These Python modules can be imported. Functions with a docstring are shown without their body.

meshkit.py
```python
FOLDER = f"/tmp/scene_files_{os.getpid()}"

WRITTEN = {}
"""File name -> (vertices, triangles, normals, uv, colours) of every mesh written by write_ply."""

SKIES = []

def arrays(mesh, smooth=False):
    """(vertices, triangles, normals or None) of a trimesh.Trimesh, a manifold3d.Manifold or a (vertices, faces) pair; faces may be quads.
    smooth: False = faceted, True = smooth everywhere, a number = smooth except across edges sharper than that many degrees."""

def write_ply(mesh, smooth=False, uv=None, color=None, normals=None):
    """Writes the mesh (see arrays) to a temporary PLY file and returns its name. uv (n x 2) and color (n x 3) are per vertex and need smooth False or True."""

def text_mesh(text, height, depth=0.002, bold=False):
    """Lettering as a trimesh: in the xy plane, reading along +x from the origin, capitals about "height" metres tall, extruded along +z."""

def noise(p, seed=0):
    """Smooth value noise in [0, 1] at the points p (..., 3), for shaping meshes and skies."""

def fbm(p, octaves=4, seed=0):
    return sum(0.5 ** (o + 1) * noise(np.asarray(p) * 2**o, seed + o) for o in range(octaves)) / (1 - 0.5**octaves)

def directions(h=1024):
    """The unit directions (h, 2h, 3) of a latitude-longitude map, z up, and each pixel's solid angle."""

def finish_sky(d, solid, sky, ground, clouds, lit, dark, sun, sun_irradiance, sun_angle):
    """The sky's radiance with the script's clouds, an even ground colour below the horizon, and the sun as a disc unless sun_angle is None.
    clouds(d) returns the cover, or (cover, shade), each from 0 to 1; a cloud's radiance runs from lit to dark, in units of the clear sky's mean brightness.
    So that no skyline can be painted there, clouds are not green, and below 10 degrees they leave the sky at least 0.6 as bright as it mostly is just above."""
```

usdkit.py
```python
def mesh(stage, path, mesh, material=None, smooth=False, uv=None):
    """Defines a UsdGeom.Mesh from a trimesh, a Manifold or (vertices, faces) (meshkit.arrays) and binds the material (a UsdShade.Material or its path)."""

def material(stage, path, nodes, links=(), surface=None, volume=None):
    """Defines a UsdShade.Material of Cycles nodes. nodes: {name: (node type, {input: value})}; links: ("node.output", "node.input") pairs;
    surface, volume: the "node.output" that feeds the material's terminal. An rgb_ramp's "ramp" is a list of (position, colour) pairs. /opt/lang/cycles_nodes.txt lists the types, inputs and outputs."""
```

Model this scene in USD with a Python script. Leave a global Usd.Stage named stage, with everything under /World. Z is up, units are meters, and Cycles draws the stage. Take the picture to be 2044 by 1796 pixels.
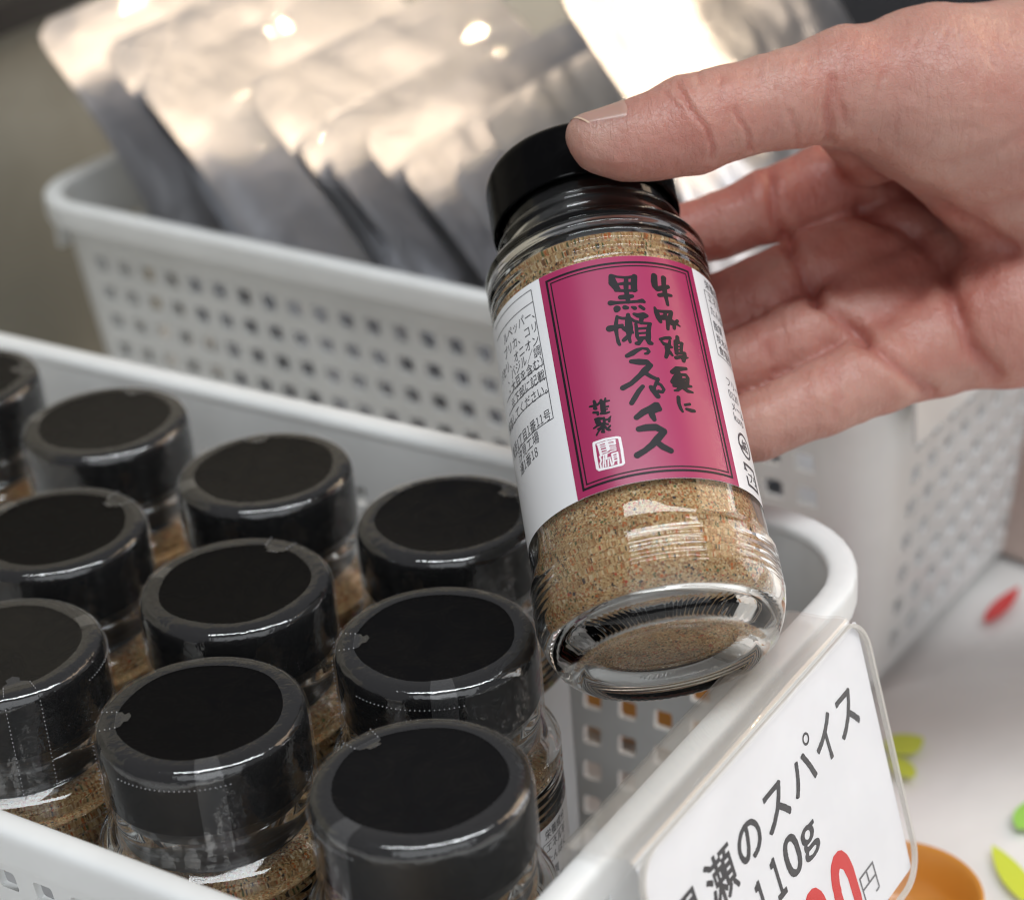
import math, glob, random
import numpy as np
import trimesh, shapely, usdkit
from shapely import affinity
from shapely.geometry import Polygon, MultiPoint, Point, LineString, box
from shapely.ops import unary_union
from pxr import Usd, UsdGeom, UsdLux, UsdShade, Gf, Sdf, Vt
from meshkit import noise, fbm

stage = Usd.Stage.CreateInMemory()
UsdGeom.SetStageUpAxis(stage, UsdGeom.Tokens.z)
UsdGeom.SetStageMetersPerUnit(stage, 1.0)
UsdGeom.Xform.Define(stage, '/World')
UsdGeom.Scope.Define(stage, '/World/Looks')
rng = np.random.default_rng(7)

# ------------------------------------------------------------------ camera
def unit(v):
    v = np.asarray(v, float); return v / np.linalg.norm(v)
PITCH, ROLL, FPX = .475, -.0858, 4431.77          # FPX: focal length for a picture 2044 wide
EYE = np.array([0, 0, .4046])
_f = np.array([0, math.cos(PITCH), -math.sin(PITCH)]); _r = np.array([1., 0, 0]); _u = np.cross(_r, _f)
CR = math.cos(ROLL) * _r + math.sin(ROLL) * _u
CU = -math.sin(ROLL) * _r + math.cos(ROLL) * _u
CF = _f
cam = UsdGeom.Camera.Define(stage, '/World/camera')
m = Gf.Matrix4d(1.0)
for i, ax in enumerate((CR, CU, -CF, EYE)):
    m.SetRow(i, Gf.Vec4d(*map(float, ax), 1.0 if i == 3 else 0.0))
cam.AddTransformOp().Set(m)
cam.CreateHorizontalApertureAttr(36.0); cam.CreateVerticalApertureAttr(36.0 * 899 / 1024)
cam.CreateFocalLengthAttr(36.0 * FPX / 2044)
cam.CreateClippingRangeAttr(Gf.Vec2f(.02, 50))
cam.CreateFStopAttr(10.5); cam.CreateFocusDistanceAttr(.497)
cam.GetPrim().CreateAttribute('exposure', Sdf.ValueTypeNames.Float).Set(0.0)

# ------------------------------------------------------------------ lights: lamps of the shop
def aim(prim, pos, target, up=(0, 0, 1)):
    z = unit(np.asarray(pos, float) - np.asarray(target, float)); x = unit(np.cross(up, z)); y = np.cross(z, x)
    mm = Gf.Matrix4d(1.0)
    for i, a in enumerate((x, y, z, pos)):
        mm.SetRow(i, Gf.Vec4d(*map(float, a), 1.0 if i == 3 else 0.0))
    prim.AddTransformOp().Set(mm)
def rect(name, pos, target, w, h, power, color, up=(0, 0, 1)):
    l = UsdLux.RectLight.Define(stage, '/World/' + name)
    l.CreateWidthAttr(w); l.CreateHeightAttr(h); l.CreateIntensityAttr(power); l.CreateColorAttr(Gf.Vec3f(*color))
    aim(l, pos, target, up); return l
def bulb(name, pos, radius, power, color):
    l = UsdLux.SphereLight.Define(stage, '/World/' + name)
    l.CreateRadiusAttr(radius); l.CreateIntensityAttr(power); l.CreateColorAttr(Gf.Vec3f(*color))
    l.AddTranslateOp().Set(Gf.Vec3d(*pos)); return l
COOL, WARM = (.93, .97, 1.0), (1.0, .70, .42)
rect('ceiling_panel_lamp', (.30, .10, 1.55), (.10, .50, .1), 1.9, .24, 14.5, COOL, up=(0, 1, 0))
rect('shop_front_window', (.25, -1.1, .80), (.05, .60, .1), 2.2, 1.5, .95, COOL)
rect('warm_shelf_lamp', (1.35, .98, 1.0), (.0, .72, .18), 1.1, .9, 2.2, (1.0, .75, .53))
rect('side_window', (1.9, 1.12, .42), (.0, .72, .15), 1.3, .7, 2.9, (.95, .97, 1.0))
for i, (x, y, z) in enumerate([(1.15, 1.2, .80), (.9, 1.5, .9), (1.45, 1.0, .75), (1.3, 1.3, 1.15), (.75, 1.3, 1.05), (1.1, .95, .95), (1.0, 1.25, .72), (1.5, 1.25, .5), (.85, 1.1, .7), (1.2, 1.05, .62), (.95, 1.4, .66), (1.3, 1.15, .95)]):
    bulb('warm_bulb' + ('_%03d' % i if i else ''), (x, y, z), .0035, 1900.0, (1.0, .76, .48))
dome = UsdLux.DomeLight.Define(stage, '/World/room_ambience')
dome.CreateIntensityAttr(.065); dome.CreateColorAttr(Gf.Vec3f(.95, .95, 1.0))

# ------------------------------------------------------------------ helpers
_names = {}
def numbered(path):
    k = _names.get(path, -1) + 1; _names[path] = k
    return path if k == 0 else '%s_%03d' % (path, k)
def pathof(parent): return '/World' if parent is None else str(parent.GetPath())
def tag(p, label=None, cat=None, group=None, kind=None):
    for k, v in (('label', label), ('category', cat), ('group', group), ('kind', kind)):
        if v: p.SetCustomDataByKey(k, v)
    return p
def obj(name, mesh, mat, parent=None, smooth=35, uv=None, label=None):
    p = usdkit.mesh(stage, numbered(pathof(parent) + '/' + name), mesh, MATS[mat], smooth=smooth, uv=uv).GetPrim()
    if label: p.SetCustomDataByKey('label', label)
    return p
def mat4(X, Y, Z, T):
    mm = Gf.Matrix4d(1.0)
    for i, a in enumerate((X, Y, Z, T)):
        mm.SetRow(i, Gf.Vec4d(*map(float, a), 1.0 if i == 3 else 0.0))
    return mm
def thing(name, label, cat, group=None, mtx=None):
    x = UsdGeom.Xform.Define(stage, numbered('/World/' + name))
    if mtx is not None: x.AddTransformOp().Set(mtx)
    return tag(x.GetPrim(), label, cat, group)
def ray(x, y):                                    # direction from the eye through a point of the photograph (2044 wide), depth 1
    return CF + (x - 1022) / FPX * CR + (898 - y) / FPX * CU
def at(x, y, depth): return EYE + ray(x, y) * depth
def topix(P):
    d = np.asarray(P) - EYE; c = d @ CF
    return 1022 + FPX * (d @ CR) / c, 898 - FPX * (d @ CU) / c
TU = np.array([.8218, -.5698, 0]); TN = np.array([.5698, .8218, 0]); UP = np.array([0, 0, 1.])   # along and across the baskets
CAPZ = .136
def tray(u, n, z): return TU * u + TN * n + UP * z

def revolve(prof, sections=96, closed=False):
    """prof: (r, z) in metres, from axis to axis (or closed loop)."""
    prof = np.asarray(prof, float); n = len(prof); th = np.linspace(0, 2 * np.pi, sections, endpoint=False)
    v = np.stack([np.outer(prof[:, 0], np.cos(th)), np.outer(prof[:, 0], np.sin(th)), np.repeat(prof[:, 1:2], sections, 1)], -1).reshape(-1, 3)
    f = []
    rows = n if closed else n - 1
    i = np.arange(rows)[:, None]; j = np.arange(sections)[None, :]
    a = i * sections + j; b = i * sections + (j + 1) % sections
    i2 = (i + 1) % n
    c = i2 * sections + (j + 1) % sections; d = i2 * sections + j
    f = np.concatenate([np.stack([a, b, c], -1).reshape(-1, 3), np.stack([a, c, d], -1).reshape(-1, 3)])
    t = trimesh.Trimesh(v, f, process=False); t.merge_vertices(); t.update_faces(t.nondegenerate_faces())
    return t
def smooth_prof(pts, n=4):
    """Chaikin corner cutting, ends kept."""
    p = np.asarray(pts, float)
    for _ in range(n):
        q = np.empty((2 * len(p), 2)); q[0::2] = np.vstack([p[:1], .75 * p[:-1] + .25 * p[1:]]) if False else 0
        a = .75 * p[:-1] + .25 * p[1:]; b = .25 * p[:-1] + .75 * p[1:]
        q = np.empty((2 * (len(p) - 1), 2)); q[0::2] = a; q[1::2] = b
        p = np.vstack([p[:1], q, p[-1:]])
    return p
def grid_mesh(P, flip=False):
    """P: (a, b, 3) grid of points."""
    a, b = P.shape[:2]
    i = np.arange(a - 1)[:, None]; j = np.arange(b - 1)[None, :]
    k = i * b + j
    f = np.concatenate([np.stack([k, k + 1, k + b + 1], -1).reshape(-1, 3), np.stack([k, k + b + 1, k + b], -1).reshape(-1, 3)])
    if flip: f = f[:, ::-1]
    return trimesh.Trimesh(P.reshape(-1, 3), f, process=False)
def join(ms): return trimesh.util.concatenate([x for x in ms if x is not None and len(x.faces)])
def tri2d(poly, size=None):
    """Triangulates a shapely polygon (or several) to 2-D vertices and faces; edges no longer than size."""
    V, F, o = [], [], 0
    for g in getattr(poly, 'geoms', [poly]):
        if g.geom_type != 'Polygon' or g.area < 1e-12: continue
        v, f = trimesh.creation.triangulate_polygon(g, engine='earcut')
        v = np.c_[v, np.zeros(len(v))] if v.shape[1] == 2 else v
        if size: v, f = trimesh.remesh.subdivide_to_size(v, f, size, max_iter=12)
        V.append(v); F.append(np.asarray(f) + o); o += len(v)
    if not V: return np.zeros((0, 2)), np.zeros((0, 3), int)
    v, f = np.vstack(V)[:, :2], np.vstack(F)
    a, b, c = v[f[:, 0]], v[f[:, 1]], v[f[:, 2]]
    neg = ((b - a)[:, 0] * (c - a)[:, 1] - (b - a)[:, 1] * (c - a)[:, 0]) < 0
    f[neg] = f[neg][:, ::-1]
    return v, f
_font = {}
def glyphs(text, em, bold=0.0, squeeze=1.0):
    """Flat lettering as a shapely shape, reading along +x from the origin, em tall (same unit), baseline at y=0."""
    from PIL import Image, ImageDraw, ImageFont
    N = 80
    if 'f' not in _font: _font['f'] = ImageFont.truetype(glob.glob('/opt/blender-*/*/datafiles/fonts/Noto Sans CJK Regular.woff2')[0], N)
    font = _font['f']
    x0, y0, x1, y1 = font.getbbox(text, anchor='ls')
    im = Image.new('L', (int(x1 - x0 + 8), int(y1 - y0 + 8)))
    ImageDraw.Draw(im).text((4 - x0, 4 - y0), text, 255, font, anchor='ls')
    on = np.pad(np.asarray(im) > 120, ((0, 0), (1, 1))).astype(np.int8)
    rows, st = np.nonzero(np.diff(on, axis=1) == 1); en = np.nonzero(np.diff(on, axis=1) == -1)[1]
    sh = unary_union(list(shapely.box(st, -rows - 1, en, -rows))).buffer(.6 + bold).buffer(-.6).simplify(.45)
    s = em / N
    return affinity.affine_transform(sh, [s * squeeze, 0, 0, s, (x0 - 4) * s * squeeze, (4 - y0) * s])
def brush(strokes, s=1e-5):
    """Union of tapered brush strokes [[x, y, width] ...]."""
    out = []
    for st in strokes:
        c = [Point(x * s, y * s).buffer(max(w, 6) * s / 2, 8) for x, y, w in st]
        out += [unary_union([a, b]).convex_hull for a, b in zip(c, c[1:])] or c
    return unary_union(out)

# ------------------------------------------------------------------ materials
MATS = {}
def M(name, nodes, links=(), surface='p.BSDF', volume=None):
    MATS[name] = usdkit.material(stage, '/World/Looks/' + name, nodes, links, surface=surface, volume=volume)
def plain(name, color, rough=.5, **kw):
    M(name, {'p': ('principled_bsdf', {'base_color': color, 'roughness': rough, **kw})})

def with_noise(name, c1, c2, scale, rough=.5, bump=0.0, bscale=None, detail=4, dist=.001, lo=.35, hi=.65, **kw):
    n = {'t': ('texture_coordinate', {}), 'n': ('noise_texture', {'scale': scale, 'detail': detail, 'roughness': .6}),
         'r': ('rgb_ramp', {'ramp': [(0, c1), (lo, c1), (hi, c2), (1, c2)]}), 'p': ('principled_bsdf', {'roughness': rough, **kw})}
    l = [('t.object', 'n.vector'), ('n.fac', 'r.fac'), ('r.color', 'p.base_color')]
    if bump:
        n['n2'] = ('noise_texture', {'scale': bscale or scale * 6, 'detail': 5.0}); n['b'] = ('bump', {'strength': bump, 'distance': dist})
        l += [('t.object', 'n2.vector'), ('n2.fac', 'b.height'), ('b.normal', 'p.normal')]
    M(name, n, l)
with_noise('white_plastic', (.76, .77, .76), (.82, .83, .82), 30, rough=.34, bump=.06, bscale=300)
M('black_plastic', {'t': ('texture_coordinate', {}), 'n': ('noise_texture', {'scale': 90.0, 'detail': 6.0, 'roughness': .65, 'distortion': 1.2}), 'oi': ('object_info', {}), 'mp': ('vector_math', {'math_type': 'add'}),
    'mr': ('map_range', {'from_min': .35, 'from_max': .7, 'to_min': .10, 'to_max': .34, 'clamp': True}), 'sp': ('map_range', {'from_min': .0, 'from_max': 1.0, 'to_min': .05, 'to_max': .24}), 'p': ('principled_bsdf', {'base_color': (.0028, .0027, .003)})},
  [('t.object', 'mp.vector1'), ('oi.location', 'mp.vector2'), ('mp.vector', 'n.vector'), ('n.fac', 'mr.value'), ('mr.result', 'p.roughness'), ('oi.random', 'sp.value'), ('sp.result', 'p.specular_ior_level')])
plain('black_insert', (.008, .008, .008), .4)
M('jar_glass', {'p': ('principled_bsdf', {'base_color': (.975, .985, .975), 'roughness': .0, 'ior': 1.5, 'transmission_weight': 1.0})})
def clear_sheet(name, ior, rough, haze, tint=(1, 1, 1), bscale=None, bstr=.2, hcol=(.8, .8, .8), bdist=.0005):
    n = {'t': ('texture_coordinate', {}), 'lw': ('layer_weight', {'blend': .5}), 'pw': ('math', {'math_type': 'power', 'value2': 5.0}), 'fr': ('math', {'math_type': 'multiply_add', 'value2': .75, 'value3': ((ior - 1) / (ior + 1)) ** 2 * 1.6}), 'tr': ('transparent_bsdf', {'color': tint}), 'gl': ('glossy_bsdf', {'color': (1, 1, 1), 'roughness': rough}),
         'm': ('mix_closure', {}), 'df': ('diffuse_bsdf', {'color': hcol}), 'm2': ('mix_closure', {'fac': haze})}
    l = [('lw.facing', 'pw.value1'), ('pw.value', 'fr.value1'), ('fr.value', 'm.fac'), ('tr.BSDF', 'm.closure1'), ('gl.BSDF', 'm.closure2'), ('m.closure', 'm2.closure1'), ('df.BSDF', 'm2.closure2')]
    if bscale:
        n['nz'] = ('noise_texture', {'scale': bscale, 'detail': 3.0}); n['b'] = ('bump', {'strength': bstr, 'distance': bdist})
        l += [('t.object', 'nz.vector'), ('nz.fac', 'b.height'), ('b.normal', 'gl.normal')]
    M(name, n, l, surface='m2.closure')
clear_sheet('shrink_film_clear', 1.6, .06, .012, bscale=300, bstr=.5)
clear_sheet('film_seam_clear', 1.6, .10, .03, bscale=400, bstr=.3)
clear_sheet('clear_pvc', 1.12, .06, .002, bscale=60, bstr=.05)
clear_sheet('clear_clip', 1.55, .03, .10, bscale=60, bstr=.06, hcol=(.74, .70, .64))
clear_sheet('pvc_edge', 1.5, .05, .55, hcol=(.66, .63, .58))
plain('perforation_white', (.42, .42, .43), .5)
M('seasoning', {'t': ('texture_coordinate', {}), 'w': ('noise_texture', {'scale': 900.0, 'detail': 1.0}),
    'v': ('voronoi_texture', {'scale': 2500.0}), 's': ('separate_color', {}),
    'r': ('rgb_ramp', {'ramp': [(0, (.72, .42, .18)), (.25, (.84, .55, .26)), (.42, (.56, .28, .10)), (.56, (.90, .68, .40)), (.68, (.46, .20, .07)), (.77, (.70, .20, .05)), (.83, (.78, .54, .25)), (.92, (.18, .19, .07)), (.96, (.10, .06, .04)), (1, (.80, .66, .48))], 'interpolate': False}),
    'n': ('noise_texture', {'scale': 120.0, 'detail': 3.0}), 'hs': ('hsv', {'saturation': 1.0}), 'mr': ('map_range', {'from_min': .3, 'from_max': .7, 'to_min': .70, 'to_max': 1.06}),
    'b': ('bump', {'strength': .7, 'distance': .0004}), 'p': ('principled_bsdf', {'roughness': .75}),
    'v2': ('voronoi_texture', {'scale': 1050.0}), 's2': ('separate_color', {}), 'gt': ('math', {'math_type': 'greater_than', 'value2': .86}), 'near': ('math', {'math_type': 'less_than', 'value2': .42}), 'both': ('math', {'math_type': 'multiply'}),
    'r2': ('rgb_ramp', {'ramp': [(0, (.72, .20, .04)), (.3, (.90, .74, .50)), (.5, (.30, .13, .05)), (.65, (.16, .20, .06)), (.78, (.60, .09, .04)), (.9, (.08, .05, .04))], 'interpolate': False}), 'mx': ('mix', {})},
  [('t.object', 'v.vector'), ('t.object', 'n.vector'), ('v.color', 's.color'), ('s.r', 'r.fac'), ('r.color', 'hs.color'), ('n.fac', 'mr.value'), ('mr.result', 'hs.value'), ('t.object', 'v2.vector'), ('v2.color', 's2.color'), ('s2.r', 'gt.value1'), ('v2.distance', 'near.value1'), ('gt.value', 'both.value1'), ('near.value', 'both.value2'), ('s2.g', 'r2.fac'), ('both.value', 'mx.fac'), ('hs.color', 'mx.color1'), ('r2.color', 'mx.color2'), ('mx.color', 'p.base_color'), ('v.distance', 'b.height'), ('b.normal', 'p.normal')])
plain('label_white', (.78, .78, .79), .32)
plain('label_magenta', (.345, .024, .098), .30)
plain('ink_black', (.012, .010, .014), .4, specular_ior_level=.22)
plain('ink_grey', (.07, .07, .08), .4)
plain('seal_white', (.78, .74, .76), .35)
plain('ink_red', (.60, .012, .010), .5, specular_ior_level=.2)
with_noise('card_paper', (.74, .74, .76), (.79, .79, .81), 40, rough=.6, bump=.05)
with_noise('foil', (.80, .81, .84), (.88, .88, .90), 14, rough=.38, bump=.40, bscale=52, metallic=1.0, dist=.0035, coat_weight=.7, coat_roughness=.04, coat_ior=1.8)
with_noise('foil_seal', (.74, .74, .76), (.80, .80, .82), 20, rough=.38, bump=.3, bscale=70, dist=.0025, metallic=1.0, coat_weight=.7, coat_roughness=.04, coat_ior=1.8)
with_noise('concrete', (.25, .235, .19), (.44, .42, .36), 5.0, rough=.85, bump=.3, bscale=60, detail=8)
plain('dark_wood', (.02, .017, .015), .6)
with_noise('tablecloth', (.74, .73, .71), (.82, .81, .79), 8, rough=.16, bump=.5, bscale=28, dist=.004)
plain('leaf_lime', (.60, .68, .06), .25); plain('leaf_red', (.66, .06, .06), .25); plain('leaf_green', (.32, .62, .10), .25)
plain('amber', (.62, .26, .04), .25); plain('packet_orange', (.50, .22, .04), .4); plain('packet_magenta', (.45, .04, .20), .4)
with_noise('card_box', (.45, .34, .30), (.52, .42, .37), 12, rough=.6)
M('nail', {'p': ('principled_bsdf', {'base_color': (.50, .25, .20), 'roughness': .32, 'subsurface_weight': .3, 'subsurface_scale': .002, 'coat_weight': .15, 'coat_roughness': .2})})
plain('nail_edge', (.60, .43, .31), .4)
plain('dark_grey', (.045, .045, .05), .6)
M('skin', {'t': ('texture_coordinate', {}), 'a': ('attribute', {'attribute': 'tone'}),
    'n': ('noise_texture', {'scale': 90.0, 'detail': 6.0, 'roughness': .65}), 'n2': ('noise_texture', {'scale': 420.0, 'detail': 3.0}),
    'ad': ('math', {'math_type': 'multiply_add', 'value2': .45, 'value3': -.225}), 'sm': ('math', {'math_type': 'add', 'use_clamp': True}),
    'r': ('rgb_ramp', {'ramp': [(0, (.50, .315, .255)), (.3, (.44, .228, .182)), (.55, (.385, .140, .108)), (.8, (.28, .068, .050)), (1, (.17, .036, .027))]}),
    'v': ('voronoi_texture', {'scale': 900.0, 'feature': 'distance_to_edge'}), 'mp': ('mapping', {'mapping_type': 'point', 'scale': (1.0, .55, 1.0), 'rotation': (.3, .5, .7)}),
    'vm': ('math', {'math_type': 'minimum', 'value2': .12}), 'b1': ('bump', {'strength': .36, 'distance': .0012}), 'b2': ('bump', {'strength': .3, 'distance': .0012}), 'm3': ('mapping', {'mapping_type': 'point', 'scale': (520.0, 120.0, 120.0), 'rotation': (.0, .1, -.25)}), 'n3': ('noise_texture', {'scale': 1.0, 'detail': 3.0, 'roughness': .6, 'distortion': .6}), 'b3': ('bump', {'strength': .42, 'distance': .0010}),
    'p': ('principled_bsdf', {'roughness': .40, 'specular_ior_level': .46, 'subsurface_weight': .35, 'subsurface_radius': (1.0, .35, .2), 'subsurface_scale': .0030})},
  [('t.object', 'n.vector'), ('t.object', 'n2.vector'), ('n.fac', 'ad.value1'), ('a.fac', 'sm.value1'), ('ad.value', 'sm.value2'), ('sm.value', 'r.fac'), ('r.color', 'p.base_color'),
   ('t.object', 'mp.vector'), ('mp.vector', 'v.vector'), ('v.distance', 'vm.value1'), ('vm.value', 'b1.height'), ('n2.fac', 'b2.height'), ('b1.normal', 'b2.normal'), ('t.object', 'm3.vector'), ('m3.vector', 'n3.vector'), ('n3.fac', 'b3.height'), ('b2.normal', 'b3.normal'), ('b3.normal', 'p.normal')])

# ------------------------------------------------------------------ the setting: cloth-covered table, wall behind
cloth = thing('tablecloth', 'glossy white plastic tablecloth printed with red and lime leaves under the baskets', 'tablecloth')
g = np.stack(np.meshgrid(np.linspace(-1.3, 1.0, 93), np.linspace(-.3, 1.28, 64), indexing='ij'), -1)
hz = (fbm(np.c_[g.reshape(-1, 2) * 9, np.zeros(g[..., 0].size)], 3, 5).reshape(g.shape[:2]) - .5) * .0022 - .0016
obj('cloth', grid_mesh(np.concatenate([g, hz[..., None]], -1)), 'tablecloth', cloth, smooth=True)
def on_table(x, y):
    d = ray(x, y); t = -EYE[2] / d[2]; return EYE + d * t
def leaf(cx, cy, L, Wd, ang, mat):
    c = on_table(cx, cy); s = np.linspace(0, 1, 14); w = Wd / 2 * np.sin(np.pi * s ** .85) ** .8
    p = np.r_[np.c_[s * L - L / 2, w], np.c_[s * L - L / 2, -w][::-1][1:-1]]
    v, f = tri2d(Polygon(p).buffer(.0003)); ca, sa = math.cos(ang), math.sin(ang)
    V = np.c_[c[0] + v[:, 0] * ca - v[:, 1] * sa, c[1] + v[:, 0] * sa + v[:, 1] * ca, np.full(len(v), .0012)]
    obj('printed_leaf', (V, f), mat, cloth, smooth=False)
leaf(2000, 1212, .026, .0055, .9, 'leaf_red'); leaf(1806, 1490, .013, .011, .4, 'leaf_lime'); leaf(1800, 1535, .013, .006, 1.9, 'leaf_lime')
leaf(2022, 1752, .028, .007, 1.75, 'leaf_lime'); leaf(2068, 1625, .02, .010, .8, 'leaf_green'); leaf(2200, 1500, .03, .012, 2.2, 'leaf_red')
wall = tray(-.45, .86, 0)
def slab(c, ex, ey, ez, hx, hy, hz, bev=.0):
    b = trimesh.creation.box([2 * hx, 2 * hy, 2 * hz]); R = np.stack([ex, ey, ez], 1)
    b.vertices = b.vertices @ R.T + c; return b
wp = slab(tray(-.695, .80, .13), TU, TN, UP, .03, .75, .33)
tag(obj('wall', wp, 'concrete', smooth=False), kind='structure')
def on_wall(x, y):
    d = ray(x, y); t = (-.664 - EYE @ TU) / (d @ TU); return EYE + d * t
zl = on_wall(0, 36)[2]; assert .15 < zl < .42, zl
lg = slab(tray(-.6555, .95, zl + .005), TU, TN, UP, .009, .55, .006)
tag(obj('ledge', lg, 'dark_wood', smooth=False), 'dark wooden ledge on the stained concrete wall, top left corner', 'ledge')

# ------------------------------------------------------------------ white plastic baskets
BL, BW, BH, BIN, RC, TH = .1754, .0924, .1206, .014, .028, .0018     # half length and width of the wall at the top, height, taper, corner radius, thickness
def inset(z): return BIN * (1 - z / BH)
def panel(half, rows, cols, px_, pz_, hw):
    poly = box(-half, .004, half, BH)
    hs = []
    for i in range(cols):
        for j in range(rows):
            x = (i - (cols - 1) / 2) * px_; z = .0132 + j * pz_
            hs.append(box(x - hw, z - hw, x + hw, z + hw).buffer(.0008, 2))
    poly = poly.difference(unary_union(hs))
    return trimesh.creation.extrude_polygon(poly, TH, engine='earcut')
FRONT_WALLS = panel(BL - RC, 9, 26, .0112, .0111, .0020), panel(BW - RC, 9, 11, .0112, .0111, .0020)
def place(pm, axis, sign):
    v = np.array(pm.vertices); a, z, c = v[:, 0], v[:, 1], v[:, 2]
    d = sign * (((BW if axis == 'x' else BL) - inset(z)) - c)
    V = np.c_[a, d, z] if axis == 'x' else np.c_[d, a, z]
    t = trimesh.Trimesh(V, pm.faces, process=False)
    if t.volume < 0: t.invert()
    return t
def ring(d, z, n=10):
    """Rounded rectangle path at outward offset d."""
    r = RC + d; out = []
    for (sx, sy, a0) in ((1, 1, 0), (-1, 1, 90), (-1, -1, 180), (1, -1, 270)):
        a = np.radians(a0 + np.linspace(0, 90, n)); cx, cy = sx * (BL - RC), sy * (BW - RC)
        out.append(np.c_[cx + r * np.cos(a), cy + r * np.sin(a)])
    p = np.vstack(out); return np.c_[p, np.full(len(p), z)]
def basket_parts(root, LONG, SHORT, skirt=.012):
    for ax, sg, pm in (('x', -1, LONG), ('x', 1, LONG), ('y', -1, SHORT), ('y', 1, SHORT)):
        obj('side_wall', place(pm, ax, sg), 'white_plastic', root, smooth=30)
    corners = []
    zz = np.linspace(.004, BH, 8)
    for q in range(4):
        for off, fl in ((0, False), (-TH, True)):
            P = np.stack([ring(-inset(z) + off, z)[q * 10:(q + 1) * 10] for z in zz])
            corners.append(grid_mesh(P, flip=fl))
        obj('corner', join(corners), 'white_plastic', root, smooth=40); corners = []
    prof = smooth_prof([(-.0018, BH - .002), (-.0020, BH + .0022), (.0005, BH + .0036), (.0040, BH + .0038), (.0056, BH + .0024), (.0056, BH - .0010), (.0054, BH - .0062), (.0042, BH - .0062), (.0042, BH - .0008), (.0010, BH - .0012), (-.0018, BH - .002)], 2)
    P = np.stack([ring(d, z) for d, z in prof], 1); P = np.concatenate([P, P[:1]], 0)
    obj('rim', grid_mesh(P), 'white_plastic', root, smooth=50)
    v, f = tri2d(Polygon(ring(-BIN, 0)[:, :2]))
    fl = trimesh.creation.extrude_polygon(Polygon(ring(-BIN + .0005, 0)[:, :2]), .002, engine='earcut'); fl.apply_translation([0, 0, .0025])
    obj('base', fl, 'white_plastic', root, smooth=30)
    for s in (-1, 1):
        b = trimesh.creation.box([.0014, 2 * (BW - skirt), .018]); b.apply_translation([s * (BL + .0047), 0, BH - .0145])
        obj('handle_skirt', b, 'white_plastic', root, smooth=False)
def place_mtx(c, ang=0.0):
    X = TU * math.cos(ang) + TN * math.sin(ang); Y = np.cross(UP, X)
    return mat4(X, Y, UP, c)
front = thing('white_plastic_basket', 'white perforated plastic basket in front, filled with black-lidded spice jars', 'basket', mtx=place_mtx(tray(-.3755, .3495, .0020)))
basket_parts(front, *FRONT_WALLS, .045)
RC = .022
BACK_WALLS = panel(BL - RC, 8, 26, .0118, .0123, .0025), panel(BW - RC, 8, 11, .0118, .0123, .0025)
back = thing('white_plastic_basket', 'white perforated plastic basket behind, filled with silver foil pouches', 'basket', mtx=place_mtx(tray(-.4075, .6325, .0005), -.055))
basket_parts(back, *BACK_WALLS)

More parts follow.
